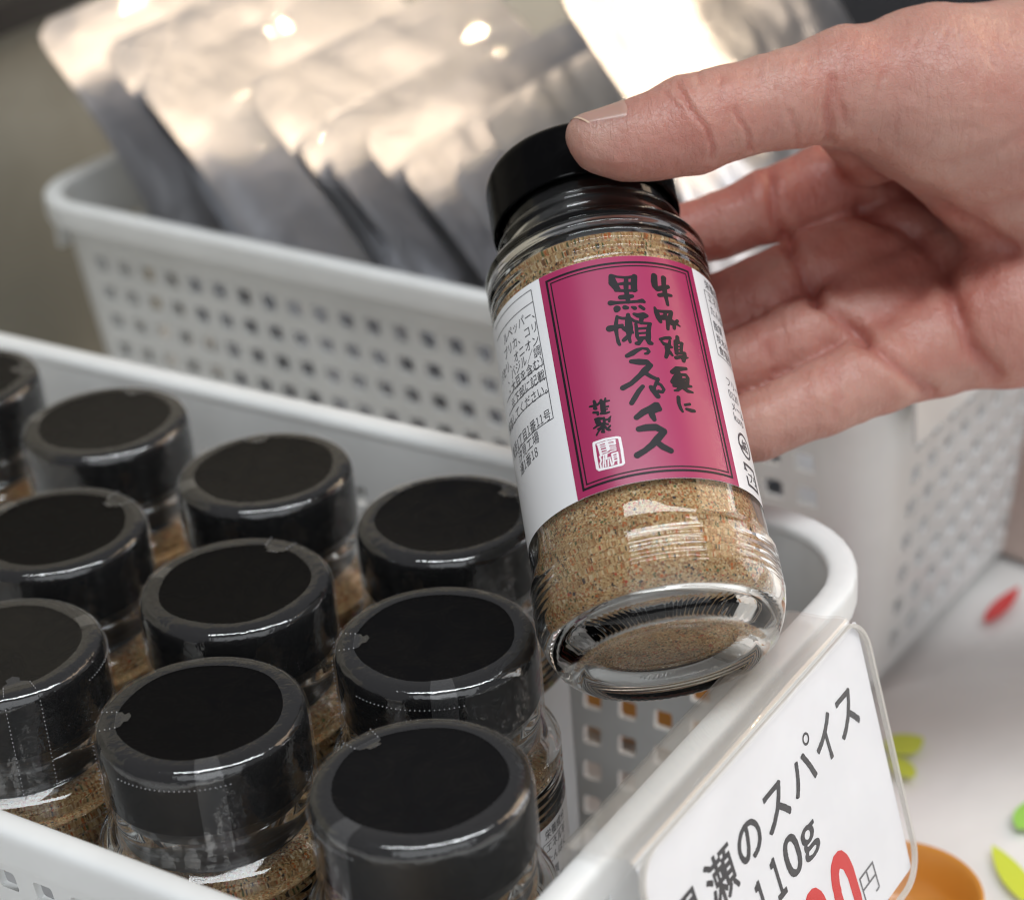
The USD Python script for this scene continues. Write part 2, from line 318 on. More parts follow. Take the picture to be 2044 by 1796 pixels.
# ------------------------------------------------------------------ spice jars
S = 1e-3
def ribs(z0, z1, n, r, amp):
    out = []
    for i in range(n):
        a = z0 + (z1 - z0) * i / n; h = (z1 - z0) / n
        out += [(r - amp, a), (r, a + h * .3), (r + amp * .6, a + h * .5), (r, a + h * .75)]
    return out
outer = [(0, 2.0), (12, 1.9), (17.5, 1.2), (19.2, .3), (20.7, 0), (22.6, .6), (24.8, 2.6), (26.6, 6.0), (27.6, 9.0), (28.0, 10.8)] + ribs(11, 20.5, 5, 28.1, .17) + \
        [(28.1, 21), (27.9, 21.6), (27.3, 22.6), (27.05, 24.5), (27.0, 28.5), (27.0, 60), (27.0, 91)] + ribs(92, 101.5, 4, 26.75, .32) + [(26.9, 102.3), (27.0, 103.4), (26.5, 104.5), (24.8, 105.9), (22.8, 106.8), (22.0, 107.9), (22.0, 109.5), (22.7, 110.6), (22.9, 111.6), (22.5, 112.8), (21.6, 113.6), (21.6, 124.6), (20.8, 125.2), (19.6, 124.8)]
inner = [(19.2, 123.5), (19.2, 108.5), (20.4, 106.0), (23.6, 103.4), (24.9, 101), (25.0, 96), (25.0, 30), (25.2, 18), (24.8, 12.5), (23.2, 9.2), (20.5, 7.7), (12, 7.2), (0, 7.1)]
gp = np.array(outer + inner) * S
glass = revolve(gp, 144)
gv = np.array(glass.vertices); rr = np.hypot(gv[:, 0], gv[:, 1]); a = np.arctan2(gv[:, 1], gv[:, 0])
k = ((gv[:, 2] < .0029) & (rr > .017) & (rr < .0252)) * .00006 * np.cos(a * 72)
glass.vertices = gv + np.c_[np.zeros((len(gv), 2)), k]
fill_p = [(0, 7.5), (12, 7.6), (20.3, 8.1), (22.9, 9.6), (24.45, 12.7), (24.85, 18), (24.65, 30), (24.65, 97.5), (24.0, 98.6), (10, 99.5), (0, 99.7)]
fill = revolve(np.array(fill_p) * S, 72)
lid = revolve(np.array([(0, 126.5), (22.2, 126.5), (22.2, 117.2), (23.1, 117.0), (23.25, 117.6), (23.25, 129.6), (23.05, 131.2), (22.4, 132.4), (21.3, 133.0), (19.9, 133.2), (19.4, 133.05), (10, 132.9), (0, 132.9)]) * S, 96)
insert = revolve(np.array([(0, 102), (17.5, 102), (18.6, 103), (18.75, 108), (18.75, 123), (18.2, 125.9), (0, 125.9)]) * S, 64)
LABEL_TURN = [0.0]
def turned(m):
    c, s = math.cos(LABEL_TURN[0]), math.sin(LABEL_TURN[0]); v, f = (np.array(m.vertices), m.faces) if hasattr(m, 'faces') else m
    v = np.array(v); return (np.c_[v[:, 0] * c - v[:, 1] * s, v[:, 0] * s + v[:, 1] * c, v[:, 2]], f)
def wrap(poly, dr, size=.0012, R=.027):
    """Lays a flat shape (s to the right, z up, metres) on the jar's cylinder, dr proud; s = 0 faces +x."""
    v, f = tri2d(poly, size)
    a = v[:, 0] / R; r = R + dr
    return (np.c_[r * np.cos(a), r * np.sin(a), v[:, 1]], f)
def wrap_rect(s0, s1, z0, z1, dr, R=.027):
    n = max(2, int(abs(s1 - s0) / .0006)); a = np.linspace(s0, s1, n) / R; zz = np.linspace(z0, z1, 3); r = R + dr
    P = np.stack([np.stack([r * np.cos(a), r * np.sin(a), np.full(n, z)], -1) for z in zz])
    return grid_mesh(P)
HB = .0394 / 2; LZ0, LZ1 = .0311, .0896
def frame_line(i, w):
    return box(-HB + i, LZ0 + i, HB - i, LZ1 - i).difference(box(-HB + i + w, LZ0 + i + w, HB - i - w, LZ1 - i - w))
def wobble(poly, amp=.00008, sc=900):
    def one(g):
        p = np.array(g.exterior.coords); return p
    return poly
BRUSH=[[[-272,8431,123],[-266,8250,200],[-195,8069,154]],[[-229,8039,92],[-6,7996,78],[228,8000,79]],[[-263,8438,93],[-141,8396,62],[54,8351,78],[248,8368,95]],[[257,8377,135],[209,8189,158],[187,8019,150]],[[-174,8194,62],[14,8200,93],[171,8182,79]],[[62,8351,94],[23,8165,125],[1,7996,109],[-1,7809,124],[0,7690,93]],[[-155,7833,123],[-4,7834,139],[113,7843,94]],[[-403,7719,137],[-256,7703,84],[-29,7689,77],[204,7694,78],[324,7709,119],[364,7683,80]],[[-282,7546,168],[-302,7507,122]],[[-101,7556,123],[-54,7542,92]],[[63,7549,62],[116,7520,109]],[[253,7557,94],[316,7497,95]],[[74,7362,77],[153,7316,124],[284,7311,173],[356,7302,95]],[[227,7237,109],[192,7120,93]],[[-316,7340,76],[-364,7180,91],[-397,7018,106],[-402,6819,75],[-399,6668,90],[-382,6599,75]],[[-534,7054,166],[-420,7056,151],[-243,7094,76]],[[-63,7357,92],[-81,7208,153],[-101,7008,183],[-123,6877,137],[-145,6746,91],[-136,6629,68]],[[-318,7324,76],[-213,7274,76],[-45,7254,92],[43,7179,77],[205,7111,78],[407,7092,79]],[[-218,6990,91],[-112,6943,182],[-39,6868,61]],[[-148,6813,76],[-234,6725,105],[-274,6697,90]],[[-276,7065,91],[-176,6984,91]],[[71,7093,77],[57,6927,84],[43,6761,92],[57,6677,61]],[[391,7084,95],[331,6916,110],[301,6749,125],[283,6649,109]],[[49,6961,61],[312,6975,71]],[[71,6842,54],[290,6849,62]],[[63,6709,92],[266,6716,93]],[[128,6672,92],[40,6578,107],[-2,6582,91]],[[257,6667,93],[301,6582,125],[342,6565,94]],[[-265,6282,105],[-144,6332,135],[-19,6401,106],[102,6441,61],[214,6419,77],[245,6351,77],[193,6304,77],[149,6298,61]],[[743,8415,153],[713,8257,168],[706,8136,151],[753,8054,135],[925,8110,139],[1050,8157,107]],[[980,8386,141],[953,8252,123],[934,8077,140],[933,7906,122],[938,7770,96],[939,7650,87]],[[768,7885,101],[903,7918,121],[1086,7922,81]],[[592,7529,65],[613,7395,131],[634,7261,131],[662,7162,98]],[[607,7446,82],[762,7441,84],[989,7454,105]],[[823,7431,102],[816,7312,84]],[[986,7436,105],[924,7291,120],[896,7152,119]],[[672,7298,66],[803,7327,84]],[[675,7231,66],[822,7262,84]],[[845,7298,102],[847,7146,101],[813,6974,84]],[[943,7226,86],[1031,7172,105],[1150,7100,45]],[[1111,7237,89],[1003,7117,104],[982,7013,87]],[[966,7179,86],[1065,7178,106]],[[879,7150,102],[986,7115,87]],[[571,6678,80],[685,6719,82],[812,6731,100]],[[590,6621,64],[639,6557,81]],[[797,6654,67],[762,6550,83]],[[639,6557,97],[774,6535,83]],[[704,6495,131],[694,6362,130],[619,6208,88]],[[651,6458,49],[812,6489,67]],[[738,6349,98],[785,6270,66]],[[1016,6783,104],[996,6646,121]],[[941,6654,102],[923,6485,119],[908,6334,101]],[[938,6637,85],[1118,6632,71]],[[1101,6629,88],[1043,6436,87],[1060,6355,87]],[[947,6522,43],[1065,6539,44]],[[927,6427,42],[1045,6445,43]],[[892,6331,76],[1129,6367,88]],[[868,6213,100],[1076,6275,70],[1118,6315,106],[1051,6155,104]],[[1031,6218,103],[1192,6262,36]],[[-197,6124,109],[-31,6095,164],[138,6072,147],[210,5989,111]],[[210,5989,130],[66,5859,164],[-56,5751,127],[-291,5564,116],[-491,5482,134]],[[56,5800,109],[175,5694,101],[317,5610,93]],[[-55,5455,99],[-158,5349,116],[-290,5172,124],[-367,5068,115]],[[320,5630,84],[313,5590,74],[268,5532,92],[362,5471,75],[411,5353,75],[363,5285,74],[281,5316,74]],[[127,5421,109],[147,5341,109],[239,5180,128]],[[268,5532,83],[192,5397,73],[209,5299,73],[363,5285,74]],[[184,4967,127],[215,4849,127]],[[150,4969,127],[32,4880,162],[-151,4803,160],[-321,4691,132]],[[15,4785,143],[32,4687,143],[57,4588,98]],[[198,4850,127],[52,4801,126]],[[-322,4393,140],[-152,4407,177],[49,4396,178],[217,4289,144]],[[214,4270,153],[49,4108,178],[-93,3969,158],[-282,3842,139],[-463,3759,156]],[[15,4015,142],[129,3892,160],[281,3789,144]],[[698,5819,117],[828,5910,140],[1071,5951,84]],[[847,5812,120],[723,5662,117],[666,5559,136]],[[839,5771,80],[1034,5776,83],[1068,5702,94],[1019,5516,93]],[[893,5758,81],[840,5494,80]],[[772,5626,69],[1031,5667,72]],[[715,5523,117],[872,5557,120],[1032,5578,83]],[[666,5460,77],[873,5468,140],[1114,5491,63]],[[828,5434,119],[736,5347,78],[659,5332,48]],[[887,5440,120],[985,5354,102],[1120,5334,52]],[[807,5709,119],[752,5526,118]],[[718,5159,97],[698,5011,96],[718,4875,87],[749,4800,68]],[[849,4974,69],[972,5008,71]],[[866,4869,79],[976,4842,101],[1055,4843,82]],[[-1176,5322,70],[-1164,5255,82]],[[-1296,5225,41],[-1183,5211,70],[-1114,5213,58],[-1011,5282,58]],[[-1182,5147,93],[-1162,5128,70]],[[-1233,5051,59],[-1146,5022,70],[-1143,4970,58]],[[-1020,5297,70],[-1011,5218,104]],[[-916,5317,46],[-938,5247,69]],[[-1039,5252,58],[-928,5244,58],[-840,5238,40]],[[-989,5212,127],[-1003,5128,127],[-1011,5017,127]],[[-1040,5114,58],[-885,5099,46]],[[-1050,5054,46],[-917,5039,35]],[[-1074,4973,58],[-977,4950,58],[-887,4955,46]],[[-1218,4870,70],[-1151,4860,93],[-1041,4837,58]],[[-1180,4819,128],[-1160,4737,128]],[[-1028,4846,58],[-1034,4747,69]],[[-936,4793,46],[-873,4838,34]],[[-886,4829,34],[-925,4728,57]],[[-1004,4788,58],[-938,4782,46]],[[-1036,4735,69],[-1092,4666,92],[-1093,4528,69]],[[-1287,4668,47],[-1200,4701,58],[-1061,4718,69],[-958,4662,46]],[[-1122,4625,69],[-1203,4552,46],[-1255,4482,46]],[[-1204,4615,46],[-1120,4637,58]],[[-1052,4640,69],[-980,4531,57],[-939,4513,46]],[[-922,4614,46],[-1000,4550,57]],[[-1116,4523,69],[-1076,4498,46]]]
SEAL=[[[-1278,4248,46],[-1073,4249,46],[-885,4237,45]],[[-1257,4235,58],[-1236,3955,58]],[[-1073,4249,69],[-1060,4059,80]],[[-892,4233,45],[-890,4145,45]],[[-1049,4192,29],[-887,4163,28]],[[-1055,4156,25],[-892,4134,28]],[[-1053,4100,29],[-889,4083,28]],[[-1039,4053,29],[-887,4033,28]],[[-1027,3987,28],[-894,3992,28]],[[-1241,4192,29],[-1106,4185,29]],[[-1239,4142,29],[-1114,4138,29]],[[-1238,4079,29],[-1081,4066,34]],[[-1239,4006,29],[-1079,4015,29]],[[-1202,3956,29],[-1053,3970,28]],[[-1273,3943,40],[-1256,3839,40],[-1292,3765,35],[-1288,3654,40]],[[-1182,3937,34],[-1243,3650,34]],[[-1125,3944,57],[-1143,3838,46]],[[-1207,3859,29],[-1051,3847,28]],[[-1170,3810,34],[-1183,3667,34]],[[-1102,3813,34],[-1122,3660,34]],[[-1057,3812,34],[-1049,3662,34]],[[-995,3916,45],[-872,3925,34]],[[-999,3893,45],[-993,3731,45],[-1016,3664,40]],[[-877,3895,45],[-882,3737,45],[-896,3655,45]],[[-993,3860,25],[-884,3854,25]],[[-991,3810,25],[-880,3810,25]],[[-991,3743,32],[-892,3740,32]],[[-1351,4307,64],[-1095,4318,57],[-821,4290,57],[-771,4263,62],[-770,3978,62],[-784,3637,62],[-821,3610,56],[-1070,3607,51],[-1338,3632,58],[-1370,3682,69],[-1371,3978,70],[-1359,4246,64],[-1351,4307,64]]]
BRUSH_SHAPE, SEAL_SHAPE = brush(BRUSH), brush(SEAL)
def text_at(t, s, z, em, squeeze=.8, right=False, bold=0):
    g = glyphs(t, em, bold=bold, squeeze=squeeze)
    return affinity.translate(g, s - (g.bounds[2] if right else 0), z)
LEFT_ROWS = [('ルペッパー、', 81.0), ('プリカ、コリ', 77.4), ('パセリ、オニオン', 73.9), ('、バジル／調', 71.0), ('・大豆を含む）', 67.9), ('※下部に記載', 64.4), ('保存してください。', 60.8), ('見手1丁目1番11号', 54.2)]
small = [text_at(t, (-.0226 if z > 55 else -.0229), (z - .4) * S, .0031, .78, True) for t, z in LEFT_ROWS]
small += [text_at('汐見工場', -.0276, 50.4 * S, .0031, .85, True), text_at('通1番18', -.0288, 47.2 * S, .0031, .85, True)]
small += [text_at(t, .0243, z * S, .0029, .9) for t, z in [('栄養成分', 86.2), ('エネルギ', 82.4), ('たんぱく', 78.9), ('脂質', 74.6), ('炭水化', 71.2), ('食塩相', 68.0), ('フリー', 59.6), ('0120', 56.2), ('メール', 53.0), ('kuro', 50.0)]]
rules = [box(-.0400, .0533, -.0222, .0535), box(-.0224, .0533, -.0222, .0880), box(-.0400, .0878, -.0222, .0880), box(-.0400, .0845, -.0222, .0847), box(-.0400, .0676, -.0222, .0678), box(-.0400, .0640, -.0222, .0642), box(-.0400, .0604, -.0222, .0606),
         box(.0232, .0672, .0234, .0850), box(.0232, .0670, .0330, .0672), box(.0232, .0849, .0330, .0851)]
cm1 = Point(.0272, .0443).buffer(.0033).difference(Point(.0272, .0443).buffer(.0027)).difference(box(.0236, .0426, .0252, .0440))
cm1 = unary_union([cm1, Polygon([(.0236, .0440), (.0262, .0437), (.0248, .0422)]), text_at('紙', .0256, .0430, .0032, 1, bold=1)])
sq = box(.0241, .0330, .0302, .0392); sq = sq.difference(sq.buffer(-.0007)).difference(box(.0235, .0356, .0250, .0372))
sq = unary_union([sq, Polygon([(.0237, .0371), (.0254, .0371), (.0245, .0384)]), text_at('プラ', .0251, .0345, .0030, .8, bold=1)])
SMALL, MARKS = [unary_union(small[:10]), unary_union(small[10:])], [cm1, sq]; RULES = unary_union(rules)

def film_meshes():
    prof = np.array([(18.4, 133.45), (20.0, 133.5), (21.6, 133.45), (22.7, 133.0), (23.45, 132.0), (23.75, 130.2), (23.8, 127), (23.8, 118), (23.75, 113.5), (23.6, 109.5), (23.9, 107.4), (24.6, 106.6)]) * S
    f = revolve(prof, 160); v = np.array(f.vertices); a = np.arctan2(v[:, 1], v[:, 0]); r = np.hypot(v[:, 0], v[:, 1])
    w = (fbm(np.c_[np.cos(a) * 2.6, np.sin(a) * 2.6, v[:, 2] * 130], 3, 3) - .5)
    k = np.clip((v[:, 2] - .105) / .006, 0, 1) * .00030 + np.clip((.117 - v[:, 2]) / .01, 0, 1) * .0007
    edge = (np.abs(r - .0184) < .0004) & (v[:, 2] > .133)
    v[:, :2] *= (1 + (np.abs(w) * k / .024))[:, None]; v[edge, :2] *= (1 + .012 * np.sin(a[edge] * 5 + 1))[:, None]
    f.vertices = v
    # torn tab over the lid
    tab = Polygon([(-.0034, .0186), (-.0030, .0172), (-.0018, .0166), (-.0020, .0156), (-.0002, .0150), (.0012, .0157), (.0010, .0167), (.0026, .0174), (.0032, .0187)])
    tv, tf = tri2d(tab, .0008); tabm = (np.c_[tv[:, 1], tv[:, 0], .13350 + .0006 * np.clip((.0176 - tv[:, 1]) / .0026, 0, 1) ** 2], tf[:, ::-1])
    dots = []
    base = trimesh.creation.icosphere(1, .00014)
    def dot(p): 
        d = base.copy(); d.apply_translation(p); dots.append(d)
    def along(an):
        for r_ in np.arange(18.7, 22.3, 1.1): dot((r_ * S * math.cos(an), r_ * S * math.sin(an), .13368))
        for z in np.arange(131.2, 107.5, -1.1): dot((.02398 * math.cos(an), .02398 * math.sin(an), z * S))
    along(.165); along(-.165)
    for an in np.arange(.75, 1.9, .046): dot((.02392 * math.cos(an), .02396 * math.sin(an), .1293))
    seam = []
    aa = np.linspace(1.55, 1.80, 10)
    sp = np.array([(18.6, 133.62), (21.5, 133.6), (22.8, 133.15), (23.6, 132.0), (23.95, 130), (24.0, 120), (23.95, 112)]) * S
    P = np.stack([np.stack([r_ * np.cos(aa), r_ * np.sin(aa), np.full(len(aa), z_)], -1) for r_, z_ in sp])
    return f, tabm, join(dots), grid_mesh(P)
FILM = film_meshes()
M_BRUSH, M_SEAL = wrap(BRUSH_SHAPE, .00016), wrap(SEAL_SHAPE, .00016)
M_FRAME = wrap(unary_union([frame_line(.0016, .00055), frame_line(.0027, .00032)]), .00016, .0009)
M_SMALL = [wrap(k_, .00012, .0009) for k_ in SMALL]; M_RULES = [wrap(unary_union(rules[:7]), .00012, .0009), wrap(unary_union(rules[7:]), .00012, .0009)]; M_MARKS = [wrap(k_, .00012, .0009) for k_ in MARKS]
def jar_parts(root, film):
    LABEL_TURN[0] = 1.6 if film else 0.0
    obj('glass_body', glass, 'jar_glass', root, smooth=40)
    obj('seasoning', fill, 'seasoning', root, smooth=40)
    lb = obj('label', turned(wrap_rect(-.081, .081, LZ0, LZ1, .00006)), 'label_white', root, smooth=False)
    obj('magenta_panel', turned(wrap_rect(-HB, HB, LZ0 + .00005, LZ1 - .00005, .00011)), 'label_magenta', lb, smooth=False)
    obj('brush_lettering', turned(M_BRUSH), 'ink_black', lb, smooth=False)
    obj('double_frame', turned(M_FRAME), 'ink_black', lb, smooth=False)
    obj('white_seal', turned(M_SEAL), 'seal_white', lb, smooth=False)
    for k_ in M_SMALL: obj('small_print', turned(k_), 'ink_grey', lb, smooth=False)
    for k_ in M_MARKS: obj('recycling_mark', turned(k_), 'ink_grey', lb, smooth=False)
    for k_ in M_RULES: obj('ruled_lines', turned(k_), 'ink_grey', lb, smooth=False)
    obj('lid', lid, 'black_plastic', root, smooth=40)
    obj('shaker_insert', insert, 'black_insert', root, smooth=40)
    if film:
        fm = obj('shrink_film', FILM[0], 'shrink_film_clear', root, smooth=50)
        obj('torn_tab', FILM[1], 'film_seam_clear', fm, smooth=True)
        obj('perforation', FILM[2], 'perforation_white', fm, smooth=True)
        obj('film_seam', FILM[3], 'film_seam_clear', fm, smooth=40)
JB = np.array([.03073, .41136, .00156 + CAPZ]); JA = unit([-.06597, .82959, .55447])
e1 = unit(np.cross(JA, CF)); e2 = np.cross(JA, e1); th0 = math.radians(-9.35)
JX = unit(e2 * math.cos(th0) + e1 * math.sin(th0)); JY = np.cross(JA, JX)
held = thing('held_spice_jar', 'glass spice jar with magenta and white label and black lid, held tilted in the hand', 'spice jar', mtx=mat4(JX, JY, JA, JB))
jar_parts(held, False)
# (x, y in mm, turn in degrees, label)
JARS = [(-24.8, 377.4, 128, 'nearest film-wrapped spice jar with greyish lid, at the bottom edge left of the price card'),
        (-21.2, 432.3, 178, 'film-wrapped spice jar touching the held jar base, torn tab on its left'),
        (-17.4, 489.5, 30, 'black-lidded spice jar half hidden behind the left side of the held jar'),
        (-73.1, 409.8, 183, 'film-wrapped spice jar with torn tab at left, directly left of the nearest jar'),
        (-69.4, 464.2, 60, 'black-lidded spice jar at the very centre of the middle row of lids'),
        (-65.8, 523.2, 100, 'black-lidded spice jar in the back row, second to the left from the held jar'),
        (-122.4, 443.8, 290, 'film-wrapped spice jar with dotted tear strip at the left edge, above the near rim'),
        (-118.3, 500.0, 40, 'black-lidded spice jar in the middle row at the left edge, brown reflection on its lid'),
        (-113.1, 561.6, 70, 'black-lidded spice jar in the back row, right beside the one cut by the picture edge'),
        (-160.5, 598.0, 10, 'black-lidded spice jar cut by the left picture edge, farthest back')]
firstjar = None
for x, y, turn, lab in JARS:
    t = math.radians(turn); mt = mat4((math.cos(t), math.sin(t), 0), (-math.sin(t), math.cos(t), 0), UP, (x * S, y * S, .0029))
    if firstjar is None:
        firstjar = thing('spice_jar', lab, 'spice jar', 'spice jars standing in the front basket', mt); jar_parts(firstjar, True)
    else:
        r = UsdGeom.Xform.Define(stage, numbered('/World/spice_jar'))
        r.GetPrim().GetReferences().AddInternalReference(firstjar.GetPath()); r.GetPrim().SetInstanceable(True)
        r.ClearXformOpOrder(); r.AddTransformOp(opSuffix='own').Set(mt) if False else r.MakeMatrixXform().Set(mt)
        tag(r.GetPrim(), lab, 'spice jar', 'spice jars standing in the front basket')

# ------------------------------------------------------------------ the hand that holds the jar
def smin(a, b, k):
    h = np.clip(.5 + .5 * (b - a) / k, 0, 1); return b * (1 - h) + a * h - k * h * (1 - h)
def cone(P, a, b, ra, rb):
    ab = b - a; t = np.clip(((P - a) @ ab) / (ab @ ab), 0, 1)
    d = P - a - t[:, None] * ab
    return np.sqrt(np.einsum('ij,ij->i', d, d)) - (ra + t * (rb - ra))
def chain(P, joints, k):
    out = None
    for (a, ra), (b, rb) in zip(joints, joints[1:]):
        d = cone(P, a, b, ra, rb); out = d if out is None else smin(out, d, k)
    return out
def J(*L): return [(at(x, y, dep), r * S) for x, y, dep, r in L]
THUMB = J((1197, 288, .5175, 6.9), (1247, 289, .518, 7.9), (1300, 274, .519, 9.6), (1378, 250, .5205, 11.3), (1450, 226, .522, 10.6), (1560, 200, .525, 11.1), (1690, 172, .530, 13.8), (1860, 186, .538, 21), (2080, 220, .552, 28.5))
INDEX = J((1240, 470, .574, 7.4), (1330, 478, .577, 8.0), (1440, 450, .577, 8.6), (1530, 412, .577, 9.3), (1640, 372, .582, 10.4), (1790, 330, .590, 12.5))
MIDDLE = J((1200, 680, .563, 7.6), (1310, 662, .569, 8.4), (1420, 622, .570, 9.3), (1520, 588, .570, 9.9), (1640, 540, .575, 10.8), (1800, 475, .588, 12.5))
RING = J((1270, 790, .552, 7.6), (1370, 775, .559, 8.2), (1480, 728, .560, 8.6), (1590, 678, .560, 9.2), (1700, 630, .566, 10.2), (1850, 560, .580, 12.0))
PINKY = J((1330, 890, .543, 6.8), (1420, 882, .548, 7.6), (1510, 850, .549, 8.6), (1640, 796, .550, 9.2), (1760, 742, .554, 10.2), (1900, 665, .568, 11.5))
PALM = [J((1790, 330, .594, 11), (2120, 330, .590, 17)), J((1800, 475, .592, 11.5), (2120, 360, .588, 18)), J((1850, 570, .584, 12), (2140, 420, .584, 19)), J((1900, 650, .572, 12.5), (2160, 490, .577, 20)),
        J((1760, 690, .562, 9.5), (1860, 690, .562, 11), (2010, 640, .562, 16), (2160, 530, .565, 19)),
        J((1690, 580, .573, 8.5), (1790, 650, .566, 9.5)), J((1880, 250, .545, 17), (1990, 330, .556, 18), (2130, 380, .565, 21)), J((1660, 235, .540, 6.5), (1740, 300, .566, 9))]
ARM = J((2080, 232, .556, 27.5), (2160, 300, .566, 30), (2420, 330, .572, 27), (2760, 330, .580, 30))
ARM2 = J((2150, 500, .570, 20), (2420, 450, .574, 24), (2760, 400, .580, 30))
NAILBED = J((1160, 263, .5172, 3.3), (1235, 262, .5178, 4.7), (1290, 258, .5188, 6.2))
def hand_sdf(P):
    f = None
    for j in (INDEX, MIDDLE, RING, PINKY):
        d = chain(P, j, .0015); f = d if f is None else smin(f, d, .0022)
    p = None
    for j in PALM + [ARM, ARM2]:
        d = chain(P, j, .006); p = d if p is None else smin(p, d, .009)
    t = smin(chain(P, THUMB, .003), chain(P, NAILBED, .003), .003)
    h = smin(f, p, .006)
    return smin(h, t, .0055)
def surface_nets(f, lo, step):
    n = np.array(f.shape); ins = f < 0
    c = [f[i:n[0] - 1 + i, j:n[1] - 1 + j, k:n[2] - 1 + k] for i in (0, 1) for j in (0, 1) for k in (0, 1)]
    s = np.stack(c); neg = (s < 0).sum(0); act = (neg > 0) & (neg < 8)
    idx = -np.ones(act.shape, int); idx[act] = np.arange(act.sum()); cells = np.argwhere(act); vals = s[:, act].T
    cor = np.array([(i, j, k) for i in (0, 1) for j in (0, 1) for k in (0, 1)], float)
    acc = np.zeros((len(cells), 3)); cnt = np.zeros(len(cells))
    for a in range(8):
        for b in range(a + 1, 8):
            if np.abs(cor[a] - cor[b]).sum() != 1: continue
            va, vb = vals[:, a], vals[:, b]; m = (va < 0) != (vb < 0); t = va[m] / (va[m] - vb[m])
            acc[m] += cor[a] + t[:, None] * (cor[b] - cor[a]); cnt[m] += 1
    V = lo + (cells + acc / cnt[:, None]) * step
    F = []
    for ax in range(3):
        o = [1, 2, 0] if ax == 0 else ([2, 0, 1] if ax == 1 else [0, 1, 2]); b, c_ = [(1, 2), (2, 0), (0, 1)][ax]
        sl0 = [slice(0, None)] * 3; sl0[ax] = slice(0, n[ax] - 1); sl1 = [slice(0, None)] * 3; sl1[ax] = slice(1, n[ax])
        ch = ins[tuple(sl0)] != ins[tuple(sl1)]; e = np.argwhere(ch)
        ok = (e[:, b] > 0) & (e[:, c_] > 0) & (e[:, b] < n[b] - 1) & (e[:, c_] < n[c_] - 1); e = e[ok]
        eb, ec = np.eye(3, dtype=int)[b], np.eye(3, dtype=int)[c_]
        q = [idx[tuple((e - x).T)] for x in (0 * eb, eb, eb + ec, ec)]; q = np.stack(q, 1)
        inv = ins[tuple(e.T)]; q[~inv] = q[~inv][:, ::-1]; F += [q[:, [0, 1, 2]], q[:, [0, 2, 3]]]
    return trimesh.Trimesh(V, np.vstack(F), process=False)
allj = np.array([p for c in [THUMB, INDEX, MIDDLE, RING, PINKY, ARM, ARM2] + PALM for p, r in c])
HR = np.stack([CR, CU, CF])                                                  # hand grid axes
q = (allj - EYE) @ HR.T; lo, hi = q.min(0) - .036, q.max(0) + .036; step = .00095
gx = [np.arange(lo[i], hi[i], step) for i in range(3)]; G = np.zeros((len(gx[0]), len(gx[1]), len(gx[2])), np.float32)
YZ = np.stack(np.meshgrid(gx[1], gx[2], indexing='ij'), -1).reshape(-1, 2)
coarse = [a[::5] for a in gx]
Pc = np.stack(np.meshgrid(*coarse, indexing='ij'), -1); fc = hand_sdf(Pc.reshape(-1, 3) @ HR + EYE).reshape(Pc.shape[:3])
G = np.repeat(np.repeat(np.repeat(fc, 5, 0), 5, 1), 5, 2)[:len(gx[0]), :len(gx[1]), :len(gx[2])].astype(np.float32)
near = np.argwhere(np.abs(G) < .0105)
G[tuple(near.T)] = hand_sdf((lo + near * step) @ HR + EYE)
hand = surface_nets(G, lo, step); hand.vertices = np.asarray(hand.vertices) @ HR + EYE
if hand.volume < 0: hand.invert()
from scipy import sparse
_e = hand.edges_unique; _n = len(hand.vertices)
_A = sparse.coo_matrix((np.ones(2 * len(_e)), (np.r_[_e[:, 0], _e[:, 1]], np.r_[_e[:, 1], _e[:, 0]])), (_n, _n)).tocsr(); _A.data[:] = 1
_W = sparse.diags(1 / np.maximum(np.asarray(_A.sum(1)).ravel(), 1)) @ _A
_V = np.array(hand.vertices)
for lam in [.5, -.48] * 7: _V = _V + lam * (_W @ _V - _V)
hand.vertices = _V
# creases and folds of the skin: (points in the photograph, half width, depth)
CREASE = [([(1537, 350), (1547, 437), (1575, 490)], 1.3, 1.5), ([(1575, 490), (1600, 540), (1628, 597)], 1.3, 1.6), ([(1628, 597), (1680, 640), (1718, 672)], 1.3, 1.6), ([(1718, 672), (1801, 738), (1860, 784)], 1.4, 1.7),
    ([(1660, 300), (1740, 335), (1839, 392), (1952, 456), (2020, 500)], 1.6, 1.5), ([(1720, 420), (1790, 450), (1839, 482), (1877, 520), (1893, 565), (1912, 625), (1935, 690), (1985, 745)], 1.5, 1.7),
    ([(1600, 580), (1690, 570), (1790, 550), (1870, 530)], 2.2, .8), ([(1830, 590), (1760, 640), (1735, 665)], 2.2, 1.0), ([(1950, 420), (2044, 400)], 1.5, .7), ([(1900, 330), (1990, 300), (2044, 270)], 1.2, .5),
    ([(1392, 140), (1396, 165)], .45, .5), ([(1326, 183), (1355, 218)], .4, .45), ([(1352, 165), (1381, 222), (1412, 259), (1424, 300), (1420, 318)], .5, .75), ([(1441, 155), (1433, 207)], .45, .4), ([(1466, 220), (1492, 266), (1497, 300)], .55, .65),
    ([(1578, 222), (1592, 285)], .6, .45), ([(1663, 160), (1651, 215), (1655, 290)], .9, .8), ([(1612, 115), (1606, 180)], .45, .3), ([(1690, 120), (1676, 200), (1690, 250)], .6, .4), ([(1520, 120), (1512, 170)], .4, .3), ([(1730, 90), (1716, 150)], .5, .3),
    ([(1540, 125), (1548, 180)], .35, .22), ([(1630, 100), (1640, 150)], .35, .25), ([(1770, 110), (1745, 210)], .5, .3), ([(1830, 80), (1800, 190)], .5, .3), ([(1890, 60), (1850, 180)], .5, .3), ([(1660, 740), (1672, 795), (1665, 830)], 1.0, .7), ([(1530, 690), (1545, 740)], 1.0, .5), ([(1640, 735), (1648, 780)], .9, .4), ([(1450, 590), (1458, 640)], 1.0, .4)]
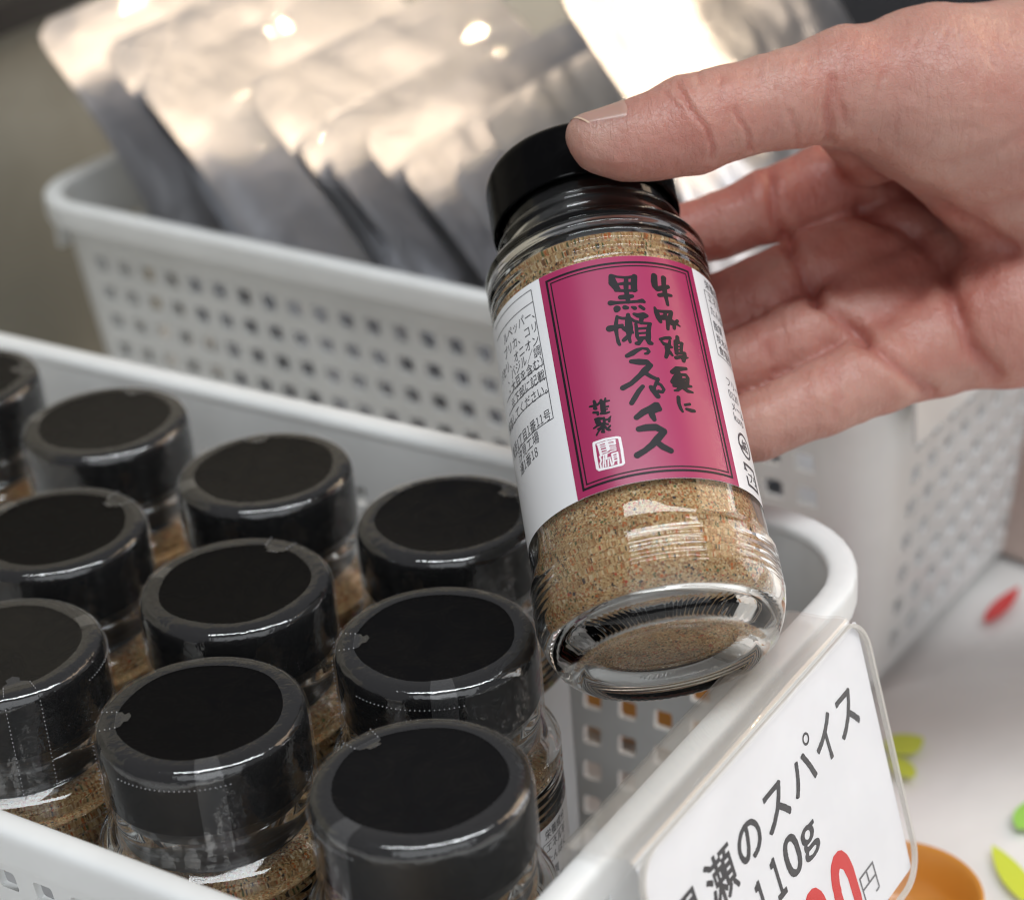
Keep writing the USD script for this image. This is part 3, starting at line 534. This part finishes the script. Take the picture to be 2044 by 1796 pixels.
_r = np.random.default_rng(3)
for _ in range(46):                                   # fine lines across the base of the thumb and the wrist
    x0, y0 = _r.uniform(1560, 2030), _r.uniform(40, 260); ln, sl = _r.uniform(40, 110), _r.normal(-.28, .16)
    CREASE.append(([(x0, y0), (x0 + sl * ln * .5 + _r.normal(0, 4), y0 + ln * .5), (x0 + sl * ln + _r.normal(0, 6), y0 + ln)], _r.uniform(.22, .4), _r.uniform(.10, .24)))
for _ in range(16):
    x0, y0 = _r.uniform(1318, 1540), _r.uniform(150, 230); ln, sl = _r.uniform(25, 70), _r.normal(.25, .35)
    CREASE.append(([(x0, y0), (x0 + sl * ln, y0 + ln)], _r.uniform(.2, .32), _r.uniform(.10, .2)))
V = np.asarray(hand.vertices); Nn = np.asarray(hand.vertex_normals)
facing = np.clip(-(Nn @ CF) * 2.5 + .35, 0, 1); px, py = topix(V); pix = np.c_[px, py]; disp = np.zeros(len(V)); red = np.zeros(len(V))
depth = (V - EYE) @ CF
for pts, hw, dp in CREASE:
    pts = np.array(pts, float); d = np.full(len(V), 1e9)
    for a_, b_ in zip(pts, pts[1:]):
        ab = b_ - a_; t = np.clip(((pix - a_) @ ab) / (ab @ ab), 0, 1); d = np.minimum(d, np.hypot(*(pix - a_ - t[:, None] * ab).T))
    if hw > .95: hw, dp = hw * 1.3, dp * .9
    w = hw * FPX / depth * 1e-3
    g_ = np.exp(-(d / w) ** 2); disp -= g_ * dp * S * facing; red = np.maximum(red, np.exp(-(d / (w * 1.1)) ** 2) * min(1, .1 + dp * .28) * facing)
    disp += np.exp(-((d - 2.4 * w) / (1.3 * w)) ** 2) * dp * S * .18 * facing
disp += (fbm(V * 160, 3, 11) - .5) * .0009
hand.vertices = V + Nn * disp[:, None]
tone = .30 + (fbm(V * 45, 3, 4) - .5) * .35 + red * .26
tipd = np.linalg.norm(V - THUMB[1][0], axis=1); tone += .10 * np.exp(-(tipd / .014) ** 2)
tone += .10 * np.exp(-(np.linalg.norm(V - at(1380, 300, .515), axis=1) / .012) ** 2)
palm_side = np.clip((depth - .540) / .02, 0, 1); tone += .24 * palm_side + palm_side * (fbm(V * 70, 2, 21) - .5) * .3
tone = np.clip(tone, 0, 1)
person = thing('person', 'bare right hand reaching in from the right, thumb on the lid of the tilted jar', 'person')
hp = obj('hand', hand, 'skin', person, smooth=True)
UsdGeom.PrimvarsAPI(UsdGeom.Mesh(hp)).CreatePrimvar('tone', Sdf.ValueTypeNames.FloatArray, 'vertex').Set(Vt.FloatArray.FromNumpy(tone.astype(np.float32)))
# thumb nail: a curved plate over the back of the last joint
tipc, endc = at(1128, 287, .5175), at(1262, 288, .5185); axd = unit(endc - tipc); upv = unit(CU - axd * (CU @ axd)); vw = unit(-CF - axd * (-CF @ axd)); vw = unit(vw - upv * (vw @ upv))
_rr = np.arange(.0035, .0135, .00015)
def surf_r(t, ph):                                    # distance from the axis to the skin
    c = tipc + (endc - tipc) * t; d_ = np.cos(ph) * vw + np.sin(ph) * upv
    return _rr[int(np.argmax(hand_sdf(c + _rr[:, None] * d_) > 0))]
_T, _P = np.linspace(.0, 1.05, 22), np.linspace(math.radians(10), math.radians(172), 28)
_R = np.array([[surf_r(t, ph) for ph in _P] for t in _T])
from scipy.ndimage import gaussian_filter
from scipy.interpolate import RegularGridInterpolator
_RI = RegularGridInterpolator((_T, _P), gaussian_filter(_R, 1.2))
def nail_pt(t, ph, lift=0.0):
    c = tipc + (endc - tipc) * t; r = float(_RI((t, ph))) + lift
    return c + r * (np.cos(ph) * vw + np.sin(ph) * upv)
tt = np.linspace(0, 1, 26); pp = np.linspace(math.radians(22), math.radians(162), 36)
def nail_grid(lift, t0=0., t1=1.):
    P = np.zeros((len(tt), len(pp), 3))
    for i, t in enumerate(t0 + (t1 - t0) * (tt - tt[0]) / (tt[-1] - tt[0])):
        for j, ph in enumerate(pp):
            e = min(1, abs(ph - math.radians(92)) / math.radians(70))
            t0_, t1_ = .075 + .34 * e ** 1.8, .955 - .04 * e ** 3
            P[i, j] = nail_pt(t0_ + (t1_ - t0_) * t, ph, lift - .0016 * (max(0, e - .7) / .3) ** 2 - .0012 * (max(0, t - .8) / .2) ** 2)
    return P
nt, nb = nail_grid(.00030), nail_grid(-.0003)
obj('thumb_nail', join([grid_mesh(nt), grid_mesh(nb, flip=True)]), 'nail', person, smooth=True)
obj('nail_edge', grid_mesh(nail_grid(.00034, .0, .05)), 'nail_edge', person, smooth=True)

# ------------------------------------------------------------------ silver foil pouches in the back basket
def pouch(ut, nt_, zt, w, lean, seed, bulge=.013, label='', skew=0.0, crinkle=1.0):
    top = tray((ut + 9) * S, nt_ * S, CAPZ + zt * S); zb = .010; L = (top[2] - zb) * math.hypot(1, lean)
    up = unit(UP - lean * TU + skew * TN); side = unit(TN - up * (TN @ up)); nrm = np.cross(side, up); nrm = nrm if nrm @ TU > 0 else -nrm
    org = top - up * L; na, nb_ = 41, 53
    A, Bv = np.meshgrid(np.linspace(0, 1, na), np.linspace(0, 1, nb_), indexing='ij'); rc_ = .011
    b = Bv * L; ins = np.where(L - b < rc_, rc_ - np.sqrt(np.maximum(rc_ ** 2 - (rc_ - (L - b)) ** 2, 0)), 0)
    a = ins + A * (w - 2 * ins)
    env = np.sin(np.pi * np.clip((A - .04) / .92, 0, 1)) ** .55 * np.interp(Bv, [0, .12, .4, .66, .80, .86, 1], [.9, 1, 1, .62, .16, 0, 0])
    p3 = np.stack([A * 3.0, Bv * 4.0, np.full_like(A, seed * 3.7)], -1)
    wr = (fbm(p3, 4, seed) - .5) * .013 * (env + .10) + (np.abs(noise(p3 * 3.1, seed + 9) - .5) - .25) * .005 * (env + .12) + (fbm(p3 * np.array([.8, .35, 1]), 2, seed + 3) - .5) * .004
    th = bulge * env; wr = wr * crinkle
    bend = np.clip(b - .62 * L, 0, None); P = org + a[..., None] * side + b[..., None] * up - nrm * (bend * .05 + bend ** 2 / (.38 * L) * .16)[..., None]
    f_, k_ = P + nrm * (th + wr + .0004)[..., None], P + nrm * (-th * .8 + wr)[..., None]
    root = thing('foil_pouch', label, 'pouch', 'silver foil pouches standing in the back basket')
    c0 = int(nb_ * .88)
    obj('body', join([grid_mesh(f_[:, :c0 + 1]), grid_mesh(k_[:, :c0 + 1], flip=True)]), 'foil', root, smooth=True)
    obj('top_seal', join([grid_mesh(f_[:, c0:]), grid_mesh(k_[:, c0:], flip=True)]), 'foil_seal', root, smooth=True)
PL = ['first foil pouch at the left end of the back basket, above its rounded corner', 'second foil pouch from the left end, mostly hidden by the pale wide one', 'pale wide foil pouch, third from the left, its whole left edge showing',
      'fourth foil pouch from the left, a dark gap along its left edge', 'narrow foil pouch just right of the dark gap, fifth from the left', 'low foil pouch in the middle of the row, sixth from the left', 'slightly taller foil pouch between the two low ones left of the held jar lid', 'low foil pouch just left of the held jar lid',
      'foil pouch whose near corner meets the left side of the held jar lid', 'foil pouch behind the held jar lid, second from the right end of the row', 'tall last foil pouch at the right end of the row, behind the thumb']
PS = [(-575, 556, 57, 150, .43), (-545, 556, 53, 150, .50), (-533, 556, 42, 152, .52), (-483, 556, 46, 150, .58), (-465, 556, 28, 148, .54), (-452, 556, 24, 150, .54), (-437, 558, 33, 150, .55), (-421, 556, 26, 150, .52), (-400, 556, 25, 150, .50), (-388, 562, 44, 148, .46), (-356, 564, 88, 140, .40)]
for i, (a_, b_, c_, w_, l_) in enumerate(PS):
    pouch(a_, b_, c_, w_ * S, l_, i + 1, bulge=.009 + .003 * (i % 3), label=PL[i], crinkle=2.4 if i >= len(PS) - 2 else 1.2)

# ------------------------------------------------------------------ price card in its clear holder on the right rim
LEAN = unit(TU * 20 - UP * 73); OUT = unit(np.cross(TN, LEAN)); OUT = OUT if OUT @ TU > 0 else -OUT
def card(n_, t_, o_): return tray(-.190, 0, CAPZ) + TN * n_ * S + LEAN * t_ * S + OUT * o_ * S
tagp = thing('price_card', 'white price card in a clear sleeve clipped on the basket rim, red digits', 'price card')
def card_shape(n0, n1, t0, t1, r, cut):
    p = box(n0, -t1, n1, -t0); p = Polygon([(n0, -t1), (n1 - cut, -t1), (n1, -t0), (n0, -t0)])
    return p.buffer(-r).buffer(r, 8)
def on_card(poly, o_, size=None):
    v, f = tri2d(poly, size); return (np.stack([card(x, -y, o_) for x, y in v]), f)
def on_card_solid(poly, o0, o1):
    e = trimesh.creation.extrude_polygon(poly, o1 - o0, engine='earcut'); v = np.array(e.vertices)
    e.vertices = np.stack([card(x, -y, o0 + z) for x, y, z in v])
    if e.volume < 0: e.invert()
    return e
obj('paper', on_card_solid(card_shape(301, 404, 9.5, 73.5, 1.0, 6), 0, .25), 'card_paper', tagp, smooth=False)
letters = []
def put(ch, n0, n1, t0, t1, bold=0, dest=None):
    g_ = glyphs(ch, 10, bold=bold); x0, y0, x1, y1 = g_.bounds
    g_ = affinity.translate(g_, -x0, -y1); g_ = affinity.scale(g_, (n1 - n0) / (x1 - x0), (t1 - t0) / (y1 - y0), origin=(0, 0))
    g_ = affinity.translate(g_, n0, -t0); (letters if dest is None else dest).append(g_); return g_
for ch, n0, n1, t0, t1, bo in [('黒', 306.6, 317.6, 23.6, 34.4, 1.2), ('瀬', 320.4, 331.9, 22.6, 34.0, 1.2), ('の', 334.2, 344.4, 23.6, 32.4, 1.5), ('ス', 347.0, 357.6, 22.8, 32.1, 1.5), ('ハ', 360.4, 371.2, 23.4, 31.2, 1.5), ('イ', 373.4, 382.4, 20.9, 31.4, 1.5), ('ス', 384.8, 394.3, 20.9, 30.8, 1.5),
                             ('1', 335.6, 339.8, 37.0, 47.0, 1.8), ('1', 343.2, 347.4, 36.2, 46.2, 1.8), ('0', 349.4, 356.4, 35.6, 45.4, 1.8), ('g', 357.2, 364.6, 38.0, 46.0, 1.8)]:
    put(ch, n0, n1, t0, t1, bo)
ringm = Point(370.6, -21.4).buffer(1.5).difference(Point(370.6, -21.4).buffer(.9)); letters.append(ringm)
obj('lettering', on_card(unary_union(letters), .31), 'ink_black', tagp, smooth=False)
redl = []
put('0', 363.6, 374.4, 50.6, 72.6, 3.2, redl); put('0', 349.6, 360.6, 51.4, 72.9, 3.2, redl)
obj('red_price', on_card(unary_union(redl), .31), 'ink_red', tagp, smooth=False)
yen = []; put('円', 375.2, 382.8, 61.5, 68.8, -.35, yen)
obj('yen_sign', on_card(unary_union(yen), .31), 'ink_grey', tagp, smooth=False)
obj('front_sheet', on_card_solid(card_shape(299, 406, 7.8, 76, 9, 6), .6, 1.5), 'clear_pvc', tagp, smooth=30)
_o = card_shape(299, 406, 7.8, 76, 9, 6)
obj('sheet_edge', on_card_solid(_o.buffer(.35).difference(_o.buffer(-.55)), .5, 1.7), 'pvc_edge', tagp, smooth=30)
arc = [(9.0, 1.2), (6.9, 1.0), (6.2, -.6), (6.4, -4), (5.7, -8), (4.6, -12.5), (4.8, -15.4), (6.6, -16.6), (10.5, -16.8)]
arc = smooth_prof(arc, 2)
nn = np.linspace(299, 399, 24)
def arc_sheet(o, flip):
    P = np.zeros((len(nn), len(arc), 3))
    for i, n_ in enumerate(nn):
        for j, (t_, o_) in enumerate(arc):
            tx = arc[min(j + 1, len(arc) - 1)] - arc[max(j - 1, 0)]; nr = unit((-tx[1], tx[0]))
            P[i, j] = card(n_ - (4.5 * max(0, (n_ - 398) / 7.5) ** 2 if False else 0), t_ + nr[0] * o, o_ + nr[1] * o)
    return grid_mesh(P, flip=flip)
obj('rim_clip', join([arc_sheet(0, False), arc_sheet(-.7, True)]), 'clear_clip', tagp, smooth=True)

# ------------------------------------------------------------------ things lying behind the front basket and at the right edge
def blob(c, ex, ey, hx, hy, hz, seed):
    s = trimesh.creation.icosphere(4); v = np.array(s.vertices); v = np.sign(v) * np.abs(v) ** .6
    v = v * [hx, hy, hz] * (1 + .10 * (fbm(v * 2.2 + seed, 3, seed)[:, None] - .5)); s.vertices = c + v[:, :1] * ex + v[:, 1:2] * ey + v[:, 2:] * UP; return s
def packet(name, u_, n_, hx, hy, hz, mat, label, seed):
    r = thing(name, label, 'packet'); c = tray(u_, n_, hz + .002)
    obj('wrapper', blob(c, TU, TN, hx, hy, hz, seed), mat, r, smooth=True)
    for s_ in (-1, 1):
        gx_ = np.linspace(-1, 1, 25); P = np.stack([np.stack([c + TU * (s_ * hx * (.93 + .16 * k_)) + TN * hy * .8 * x + UP * (.0012 * math.sin(x * 30) * k_) for k_ in (0, 1)]) for x in gx_])
        obj('crimped_end', join([grid_mesh(P), grid_mesh(P + UP * .0004, flip=True)]), mat, r, smooth=True)
packet('snack_packet', -.300, .500, .036, .016, .016, 'packet_orange', 'small orange packet lying behind the front basket, seen through its holes', 3)
packet('snack_packet', -.247, .492, .013, .012, .030, 'packet_magenta', 'small magenta packet behind the front basket, seen through the holes by the price card', 5)
bowl = thing('amber_dish', 'amber brown round dish on the tablecloth, bottom right below the price card', 'dish')
c = on_table(1788, 1905); pr = smooth_prof([(0, .002), (.015, .002), (.018, .004), (.0215, .016), (.0235, .020), (.0228, .0215), (.021, .020), (.016, .007), (0, .006)], 3)
bm = revolve(pr, 96); bm.apply_translation(c)
obj('dish', bm, 'amber', bowl, smooth=50)
db = thing('storage_box', 'dark grey box standing behind the right end of the back basket', 'box')
bx_ = trimesh.creation.box([.30, .08, .24]); bx_.vertices = np.array(bx_.vertices) @ np.stack([TU, TN, UP]) + tray(-.24, .82, .122)
obj('body', bx_, 'dark_grey', db, smooth=False)
bl_ = trimesh.creation.box([.306, .086, .03]); bl_.vertices = np.array(bl_.vertices) @ np.stack([TU, TN, UP]) + tray(-.24, .82, .2585)
obj('box_lid', bl_, 'dark_grey', db, smooth=False)
cb = thing('card_box', 'pale pinkish cardboard box standing right of the back basket at the picture edge', 'box')
P0 = on_table(1925, 1082); P1 = on_table(2090, 1142); ex = unit(P1 - P0); ey = np.cross(UP, ex); lean_ = unit(UP + .10 * ey + .10 * ex)
b = trimesh.creation.box([.12, .06, .15]); v = np.array(b.vertices) + [.06, .03, .075]; b.vertices = P0 + UP * .0012 + v[:, :1] * ex + v[:, 1:2] * ey + v[:, 2:] * lean_
obj('carton', b, 'card_box', cb, smooth=False)
fl = trimesh.creation.box([.122, .030, .0008]); v = np.array(fl.vertices) + [.06, .015, .1508]; fl.vertices = P0 + UP * .0012 + v[:, :1] * ex + v[:, 1:2] * ey + v[:, 2:] * lean_
obj('flap', fl, 'card_box', cb, smooth=False)
